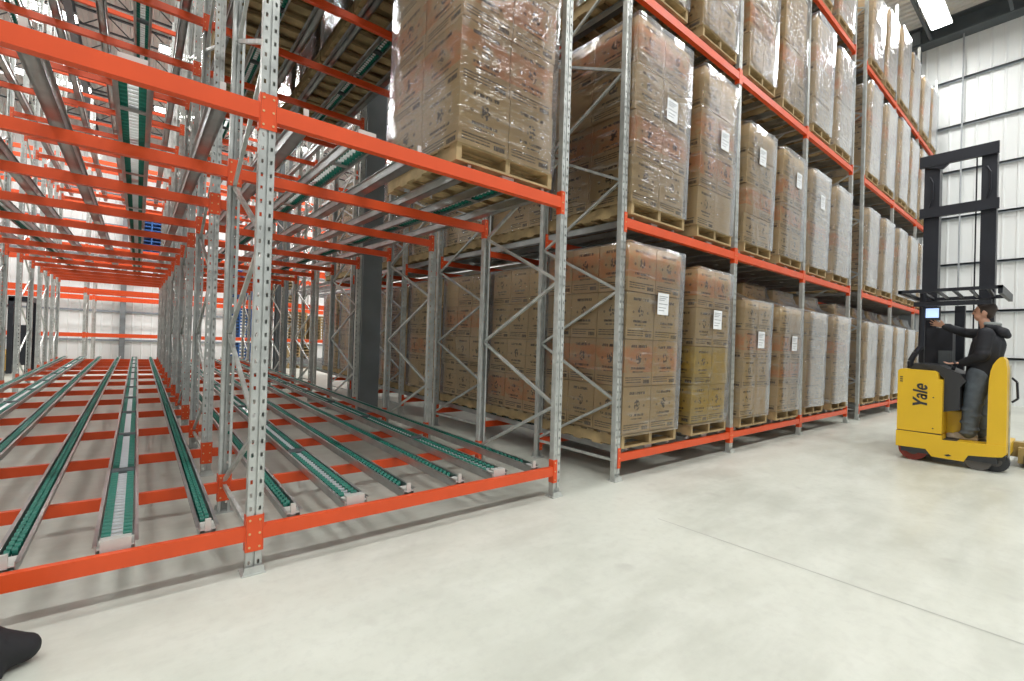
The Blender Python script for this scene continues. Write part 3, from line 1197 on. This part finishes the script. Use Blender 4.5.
b.box(0.60, 0.62, LY(-1.79), LY(-1.67), LZ(1.22), LZ(1.40))
put('document_holder', b.mesh('document_holder', MT['darkroll']), con)
# warning decal, vent slots, bolts
bs = MB()
for q in range(3):
    bs.prism([(LY(-1.375), LZ(1.055 - q * 0.028)), (LY(-1.405), LZ(1.052 - q * 0.028)), (LY(-1.405), LZ(1.040 - q * 0.028)), (LY(-1.375), LZ(1.043 - q * 0.028))], 'X', -0.004, 0.0)
for a, c in ((-1.715, 0.80), (-1.715, 0.40)):
    bs.cyl((-0.004, LY(a), LZ(c)), (0.002, LY(a), LZ(c)), 0.008)
bs.box(-0.003, 0.001, LY(-1.795), LY(-1.35), LZ(0.325), LZ(0.335))
put('bolts_and_slots', bs.mesh('slot', MT['ink']), T)
# vertical lettering, reading upwards
polys, tot = lettering()
bs = MB()
Lh = 0.32       # length along z
sc_ = Lh / tot
for p in polys:
    bs.prism([(LY(-1.655) + q[1] * 0.145, LZ(0.645) + q[0] * sc_ + q[1] * 0.03) for q in p], 'X', -0.004, 0.0)
put('lettering', bs.mesh('lettering', MT['ink']), T)
# wheels
def wheel(name, x, y, r, wd, mat):
    b_ = MB()
    b_.cyl((x, y - wd / 2, r), (x, y + wd / 2, r), r, seg=28)
    b_.cyl((x, y - wd / 2 - 0.01, r), (x, y + wd / 2 + 0.01, r), r * 0.45, seg=20, mi=1)
    return put(name, b_.mesh(name, [mat, MT['galv']], True), T)


def side_wheel(name, x, y, r, wd, mat):
    """wheel whose face looks towards the camera side of the truck"""
    b_ = MB()
    b_.cyl((x, y, r), (x + wd, y, r), r, seg=28)
    b_.cyl((x - 0.01, y, r), (x + wd + 0.01, y, r), r * 0.5, seg=20, mi=1)
    b_.cyl((x - 0.015, y, r), (x, y, r), r * 0.15, seg=12, mi=0)
    return put(name, b_.mesh(name, [mat, MT['tyre_grey']]), T)


side_wheel('drive_wheel', 0.06, LY(-1.51), 0.15, 0.12, MT['tyre_red'])
side_wheel('caster_wheel', 0.04, LY(-2.13), 0.125, 0.06, MT['tyre_grey'])
side_wheel('caster_wheel', 0.12, LY(-2.27), 0.125, 0.08, MT['blackplastic'])
b = MB()
b.box(0.0, 0.9, LY(-2.3), LY(-1.40), LZ(0.06), LZ(0.14))
b.box(0.05, 0.10, LY(-2.36), LY(-1.38), LZ(0.10), LZ(0.2))
put('undercarriage', b.mesh('undercarriage', MT['blackplastic']), T)
# side rail and outrigger load wheel on the far right
b = MB()
b.box(0.2, 0.24, LY(-2.385), LY(-2.372), LZ(-0.0), LZ(1.25))
put('side_rail', b.mesh('side_rail', MT['galv']), T)
b = MB()
b.tube([(0.25, LY(-2.385), LZ(1.1)), (0.25, LY(-2.43), LZ(1.05)), (0.25, LY(-2.44), LZ(0.85)), (0.25, LY(-2.39), LZ(0.80))], 0.012)
put('grab_handle', b.mesh('grab_handle', MT['black']), T)
b = MB()
b.box(0.75, 2.3, LY(-2.62), LY(-2.42), LZ(0.0), LZ(0.20))
b.box(0.75, 2.3, LY(-1.35), LY(-1.22), LZ(0.0), LZ(0.16))
b.box(0.9, 1.05, LY(-2.5), LY(-1.3), LZ(0.06), LZ(0.25))
put('outrigger', b.mesh('outrigger', simple('yellow_brown_paint', (0.42, 0.31, 0.12), 0.5)), T)  # duller yellow-brown than the truck body
wheel('load_wheel', 0.8, LY(-2.52), 0.085, 0.1, MT['tyre_grey'])
# mast
mx = 1.45
b = MB()
for a, c in ((-1.33, -1.51), (-1.96, -2.12)):
    b.box(mx, mx + 0.04, LY(c), LY(a), 0.12, LZ(4.34))
    b.box(mx + 0.04, mx + 0.20, LY(a) - 0.03, LY(a), 0.12, LZ(4.3))
    b.box(mx + 0.04, mx + 0.20, LY(c), LY(c) + 0.03, 0.12, LZ(4.3))
ms = put('mast', b.mesh('mast', MT['black']), T)
b = MB()
b.box(mx - 0.06, mx - 0.0, LY(-2.14), LY(-1.28), LZ(4.26), LZ(4.43))
b.prism([(LY(-1.30), LZ(4.27)), (LY(-1.55), LZ(4.19)), (LY(-1.62), LZ(4.26))], 'X', mx - 0.05, mx)
put('top_crossbar', b.mesh('top_crossbar', MT['black']), ms)
b = MB()
b.box(mx - 0.06, mx, LY(-2.15), LY(-1.29), LZ(3.47), LZ(3.62))
put('middle_crossbar', b.mesh('middle_crossbar', MT['black']), ms)
b = MB()
b.box(mx + 0.02, mx + 0.1, LY(-1.74), LY(-1.55), 0.3, LZ(0.3))
b.cyl((mx + 0.1, LY(-1.90), 0.3), (mx + 0.1, LY(-1.90), LZ(4.3)), 0.009)
for s, a in ((1, -1.40), (-1, -2.02)):
    b.tube([(mx - 0.03, LY(a), LZ(4.1)), (mx - 0.06, LY(a) - 0.04, LZ(4.0)), (mx - 0.06, LY(a) - 0.04, LZ(3.75)), (mx - 0.03, LY(a), LZ(3.62))], 0.011)
put('hydraulic_hoses', b.mesh('hydraulic_hoses', MT['black']), ms)
b = MB()
b.box(mx + 0.0, mx + 0.10, LY(-1.82), LY(-1.71), 0.3, LZ(2.1))
put('lift_cylinder', b.mesh('lift_cylinder', MT['black']), ms)
# forks and carriage lie beyond
b = MB()
b.box(mx + 0.2, mx + 0.26, LY(-2.15), LY(-1.3), 0.35, 0.75)
for a in (-1.5, -1.95):
    b.box(mx + 0.26, mx + 1.3, LY(a) - 0.05, LY(a) + 0.05, 0.33, 0.37)
put('fork_carriage', b.mesh('fork_carriage', MT['black']), T)
# overhead guard
b = MB()
gz, gx0, gx1, gy0, gy1 = LZ(2.23), 0.15, 1.42, LY(-2.30), LY(-1.30)
b.box(gx0, gx0 + 0.05, gy0, gy1, gz - 0.04, gz)
b.box(gx1 - 0.05, gx1, gy0, gy1, gz - 0.05, gz)
b.box(gx0, gx1, gy0, gy0 + 0.04, gz - 0.10, gz)
b.box(gx0, gx1, gy1 - 0.04, gy1, gz - 0.05, gz)
for q in range(6):
    y_ = gy0 + 0.13 + q * 0.16
    b.bar((gx0, y_, gz - 0.02), (gx1, y_ + 0.05, gz - 0.02), 0.03, 0.03)
b.box(gx0 + 0.1, gx0 + 0.14, LY(-2.2), LY(-1.45), gz - 0.22, gz - 0.16)
put('overhead_guard', b.mesh('overhead_guard', MT['black']), T)
b = MB()
pp = [(0.32, LY(-1.42), LZ(1.13)), (0.32, LY(-1.42), LZ(1.26)), (0.33, LY(-1.47), LZ(1.38)), (0.35, LY(-1.525), LZ(1.46)), (0.36, LY(-1.53), gz)]
b.tube(pp, 0.035, 10)
put('guard_post', b.mesh('guard_post', MT['black'], False), T)
for ya_ in (LY(-1.42),):
    b = MB()
    b.box(1.15, 1.21, ya_, ya_ + 0.06, LZ(1.1), gz)
    put('guard_post', b.mesh('guard_post', MT['black'], False), T)
b = MB()
b.box(0.95, 1.2, LY(-1.76), LY(-1.48), LZ(1.05), LZ(1.75))
put('dash_panel', b.mesh('dash_panel', MT['black'], False), T)
b = MB()
b.box(0.36, 0.40, LY(-1.71), LY(-1.535), LZ(1.83), LZ(2.01))
scr = put('terminal_screen', b.mesh('terminal_case', MT['blackplastic']), T)
b = MB()
b.box(0.355, 0.36, LY(-1.695), LY(-1.56), LZ(1.86), LZ(1.985))
put('lit_display', b.mesh('lit_display', MT['screen']), scr)


# ------------------------------------------------------------------ driver
PX, PY = 7.25, -1.885
DR = thing('person', 'driver in black hooded jacket and grey trousers standing on the yellow truck', 'person', (PX, PY, (LZ(0.275)) * TS))
DR.scale = (TS, TS, TS)
ZB = LZ(0.275)


def pz(z):
    return LZ(z) - ZB


def P3(x, y, z):
    return Vector((x, LY(y), pz(z)))


def capsule(b_, p0, p1, r0, r1, flat=1.0):
    p0, p1 = Vector(p0), Vector(p1)
    b_.cyl(p0, p1, r0, r1, seg=16)
    b_.sphere(p0, r0)
    b_.sphere(p1, r1)


def chain(b_, pts):
    for (p, r), (q, s) in zip(pts[:-1], pts[1:]):
        capsule(b_, p, q, r, s)


def fused(name, b_, mat, parent, voxel=0.008, smooth=3):
    me = b_.mesh(name, mat, True)
    o_ = put(name, me, parent)
    r = o_.modifiers.new('fuse', 'REMESH')
    r.mode = 'VOXEL'
    r.voxel_size = voxel
    r.use_smooth_shade = True
    s = o_.modifiers.new('soften', 'SMOOTH')
    s.factor = 0.5
    s.iterations = smooth
    return o_


hx = 0.38       # person's centre in x
hipL, hipR = P3(hx - 0.10, -2.10, 1.12), P3(hx + 0.10, -2.10, 1.12)
kneL, kneR = P3(hx - 0.11, -2.045, 0.70), P3(hx + 0.10, -2.09, 0.71)
ankL, ankR = P3(hx - 0.11, -2.02, 0.345), P3(hx + 0.10, -2.10, 0.345)
chest = P3(hx, -2.16, 1.52)
waist = P3(hx, -2.12, 1.20)
neck0, neck1 = P3(hx, -2.155, 1.70), P3(hx + 0.01, -2.125, 1.80)
head = P3(hx + 0.01, -2.115, 1.915)
shL, shR = P3(hx - 0.19, -2.16, 1.635), P3(hx + 0.19, -2.15, 1.635)
elL, wrL = P3(hx - 0.23, -2.13, 1.35), P3(hx - 0.13, -1.93, 1.26)
elR, wrR = P3(hx + 0.17, -1.93, 1.66), P3(hx + 0.05, -1.745, 1.745)
b = MB()
# body
chain(b, [(hipL, 0.085), (kneL, 0.055), (ankL, 0.038)])
chain(b, [(hipR, 0.085), (kneR, 0.055), (ankR, 0.038)])
chain(b, [(P3(hx, -2.11, 1.12), 0.12), (waist, 0.115), (chest, 0.12), (neck0, 0.06), (neck1, 0.052)])
chain(b, [(shL, 0.055), (elL, 0.042), (wrL, 0.026)])
chain(b, [(shR, 0.055), (elR, 0.042), (wrR, 0.026)])
chain(b, [(P3(hx - 0.1, -2.16, 1.60), 0.07), (P3(hx + 0.1, -2.155, 1.60), 0.07)])
# head: skull + jaw + nose + ear, facing +Y and slightly towards the mast
b.sphere(head + Vector((0, -0.012, 0.02)), 0.088, 0.86, 1.08, 1.08, 18, 12)
b.sphere(head + Vector((0, 0.022, -0.045)), 0.062, 0.88, 1.05, 1.05)
b.sphere(head + Vector((0, 0.048, -0.085)), 0.026, 1.2, 1, 0.9)
nz0 = head + Vector((0.0, 0.088, 0.005))
chain(b, [(nz0 + Vector((0, -0.006, 0.02)), 0.008), (nz0 + Vector((0, 0.009, -0.020)), 0.010)])
chain(b, [(head + Vector((-0.02, 0.074, -0.055)), 0.008), (head + Vector((0.02, 0.074, -0.055)), 0.008)])
chain(b, [(head + Vector((-0.03, 0.074, 0.028)), 0.008), (head + Vector((0.03, 0.074, 0.028)), 0.008)])
for s in (-1, 1):
    b.sphere(head + Vector((s * 0.078, -0.012, -0.012)), 0.026, 0.4, 0.8, 1.25)


def hand(b_, wr, d, side, curl, spread=0.3):
    """d: pointing direction, side: towards the thumb, palm + five fingers"""
    d = Vector(d).normalized()
    s = Vector(side)
    s = (s - d * s.dot(d)).normalized()
    n_ = d.cross(s).normalized()
    pc = wr + d * 0.045
    for k_ in (-1.5, -0.5, 0.5, 1.5):
        capsule(b_, wr + d * 0.005 + s * k_ * 0.012, wr + d * 0.082 + s * k_ * 0.019, 0.014, 0.012)
    for k_, ln in zip((-1.5, -0.5, 0.5, 1.5), (0.055, 0.070, 0.076, 0.068)):
        base = wr + d * 0.085 + s * k_ * 0.0195
        dd = (d + s * k_ * 0.10 * spread * 3).normalized()
        m1 = base + dd * ln * 0.5 + n_ * curl * ln * 0.12
        m2 = m1 + (dd + n_ * curl * 0.9).normalized() * ln * 0.32
        m3 = m2 + (dd * 0.8 + n_ * curl * 1.6).normalized() * ln * 0.28
        chain(b_, [(base, 0.0095), (m1, 0.009), (m2, 0.008), (m3, 0.007)])
    tb = wr + d * 0.025 + s * 0.028
    t1 = tb + (d * 0.6 + s * 0.8).normalized() * 0.035
    t2 = t1 + (d * 0.9 + s * 0.4 + n_ * curl * 0.4).normalized() * 0.03
    chain(b_, [(tb, 0.013), (t1, 0.011), (t2, 0.009)])


hand(b, wrR, (-0.1, 0.85, 0.35), (-0.5, 0.3, 0.8), 0.25, 1.0)
hand(b, wrL, (0.05, 0.95, -0.15), (0.9, 0.1, 0.0), -0.55, 0.2)
fused('body', b, MT['skin'], DR, 0.0065, 2)
b = MB()
for s in (-1, 1):
    b.sphere(head + Vector((s * 0.030, 0.071, 0.010)), 0.008)
put('eye', b.mesh('eye', MT['eye'], True), DR)
# hair
b = MB()
b.sphere(head + Vector((0, -0.032, 0.044)), 0.093, 0.90, 1.04, 1.0, 20, 12)
b.sphere(head + Vector((0, -0.058, -0.01)), 0.068, 1.0, 0.75, 1.1)
b.sphere(head + Vector((0, 0.020, 0.100)), 0.040, 1.2, 1, 0.6)
for s in (-1, 1):
    b.sphere(head + Vector((s * 0.070, 0.010, 0.012)), 0.022, 0.6, 0.6, 1.5)
fused('hair', b, MT['hair'], DR, 0.008, 2)
# jacket
b = MB()
chain(b, [(P3(hx, -2.115, 1.10), 0.155), (P3(hx, -2.13, 1.28), 0.160), (P3(hx, -2.17, 1.50), 0.162), (P3(hx, -2.17, 1.63), 0.10)])
chain(b, [(P3(hx - 0.07, -2.13, 1.13), 0.125), (P3(hx - 0.09, -2.17, 1.52), 0.125)])
chain(b, [(P3(hx + 0.07, -2.13, 1.13), 0.125), (P3(hx + 0.09, -2.17, 1.52), 0.125)])
chain(b, [(P3(hx - 0.09, -2.16, 1.60), 0.085), (shL, 0.080), (elL, 0.068), (wrL + Vector((0, -0.02, 0)), 0.048)])
chain(b, [(P3(hx + 0.09, -2.155, 1.60), 0.085), (shR, 0.080), (elR, 0.062), (wrR + (elR - wrR) * 0.05, 0.044)])
b.sphere(elL + Vector((0, -0.01, 0.03)), 0.075)
for q in range(4):
    c = elL.lerp(shL, 0.15 + 0.22 * q)
    b.sphere(c, 0.079, 1, 1, 0.28)
for q in range(3):
    c = wrR.lerp(elR, 0.25 + 0.28 * q)
    b.sphere(c, 0.060, 1.0, 0.5, 1.0)
fused('jacket', b, MT['jacket'], DR, 0.012, 4)
# hood hanging at the back of the neck
b = MB()
b.sphere(P3(hx, -2.285, 1.66), 0.085, 1.35, 0.85, 0.75)
b.sphere(P3(hx, -2.33, 1.62), 0.05, 1.5, 0.8, 0.9)
for q in range(9):
    an = math.pi * (0.05 + 0.9 * q / 8)
    b.sphere(P3(hx + 0.10 * math.cos(an), -2.15 - 0.10 * math.sin(an), 1.728 - 0.01 * math.sin(an)), 0.036)
hd = fused('hood', b, MT['jacket'], DR, 0.012, 4)
b = MB()
for q in range(11):
    an = math.pi * (-0.05 + 1.1 * q / 10)
    b.sphere(P3(hx + 0.085 * math.cos(an), -2.165 - 0.095 * math.sin(an), 1.766 - 0.008 * math.sin(an)), 0.027)
fused('hood_lining', b, MT['lining'], hd, 0.01, 3)
# trousers
b = MB()
for hp, kn, an_, s in ((hipL, kneL, ankL, -1), (hipR, kneR, ankR, 1)):
    chain(b, [(hp, 0.118), (hp.lerp(kn, 0.5), 0.108), (kn, 0.092), (kn.lerp(an_, 0.5), 0.086), (an_ + Vector((0, 0, 0.02)), 0.078)])
    for q, (zz, rr_) in enumerate(((0.10, 0.102), (0.30, 0.098), (0.55, 0.095), (0.80, 0.092), (0.95, 0.092))):
        c = kn.lerp(an_, zz)
        b.sphere(c + Vector((0, 0.012 * (-1) ** q, 0)), rr_, 1, 1, 0.28)
    for q in range(3):
        c = hp.lerp(kn, 0.35 + q * 0.25)
        b.sphere(c + Vector((0, -0.012 * (-1) ** q, 0)), 0.100, 1, 1, 0.26)
b.sphere(P3(hx, -2.10, 1.12), 0.13, 1.2, 1, 0.8)
fused('trousers', b, MT['trousers'], DR, 0.012, 3)
for an_ in (ankL, ankR):
    b = MB()
    ft = an_.copy()
    ft.z = 0.0
    b.sphere(ft + Vector((0, -0.03, 0.055)), 0.052, 0.85, 1.1, 1.0)
    b.sphere(ft + Vector((0, 0.08, 0.048)), 0.05, 0.9, 1.6, 0.85)
    b.sphere(ft + Vector((0, 0.165, 0.038)), 0.044, 0.95, 1.25, 0.75)
    b.box(ft.x - 0.042, ft.x + 0.042, ft.y - 0.085, ft.y + 0.205, 0.004, 0.026)
    fused('shoe', b, MT['shoe'], DR, 0.008, 2)

# ------------------------------------------------------------------ distant lift truck at the far left
t = thing('lift_truck', 'distant black and yellow lift truck beyond the empty rack', 'forklift', (-4.15, 17.4, 0))
b = MB()
b.prism([(-0.5, 0.12), (0.55, 0.12), (0.6, 0.6), (0.3, 0.95), (-0.45, 1.0), (-0.55, 0.6)], 'Y', -0.5, 0.5)
put('chassis', b.mesh('chassis', MT['yellow']), t)
b = MB()
for s in (0.62, 1.0):
    b.box(s, s + 0.12, -0.4, -0.3, 0.05, 2.3)
    b.box(s, s + 0.12, 0.3, 0.4, 0.05, 2.3)
b.box(0.62, 1.12, -0.4, 0.4, 2.2, 2.35)
b.box(0.62, 1.12, -0.36, -0.32, 0.3, 1.5)
put('mast', b.mesh('mast', MT['black']), t)
b = MB()
b.box(-0.5, 0.5, -0.45, 0.45, 2.05, 2.12)
for sx in (-0.45, 0.42):
    for sy in (-0.42, 0.38):
        b.box(sx, sx + 0.05, sy, sy + 0.05, 0.9, 2.06)
put('overhead_guard', b.mesh('overhead_guard', MT['black']), t)
for sx in (-0.35, 0.4):
    for sy in (-0.5, 0.38):
        b = MB()
        b.cyl((sx, sy, 0.2), (sx, sy + 0.12, 0.2), 0.2, seg=18)
        put('wheel', b.mesh('wheel', MT['tyre_grey']), t)

# ------------------------------------------------------------------ black rounded lump of unknown kind by the front beam, cut by the picture's corner
b = MB()
chain(b, [((-0.30, -0.04, 0.075), 0.085), ((0.0, 0.0, 0.10), 0.10), ((0.12, 0.04, 0.06), 0.055)])
b.box(-0.3, 0.08, -0.06, 0.06, 0.005, 0.05)
tag(fused('lump', b, MT['lump'], None, 0.01, 4), 'black rounded lump lying on the floor before the empty rack', 'lump')
bpy.data.objects['lump'].location = (-0.98, -0.34, 0)
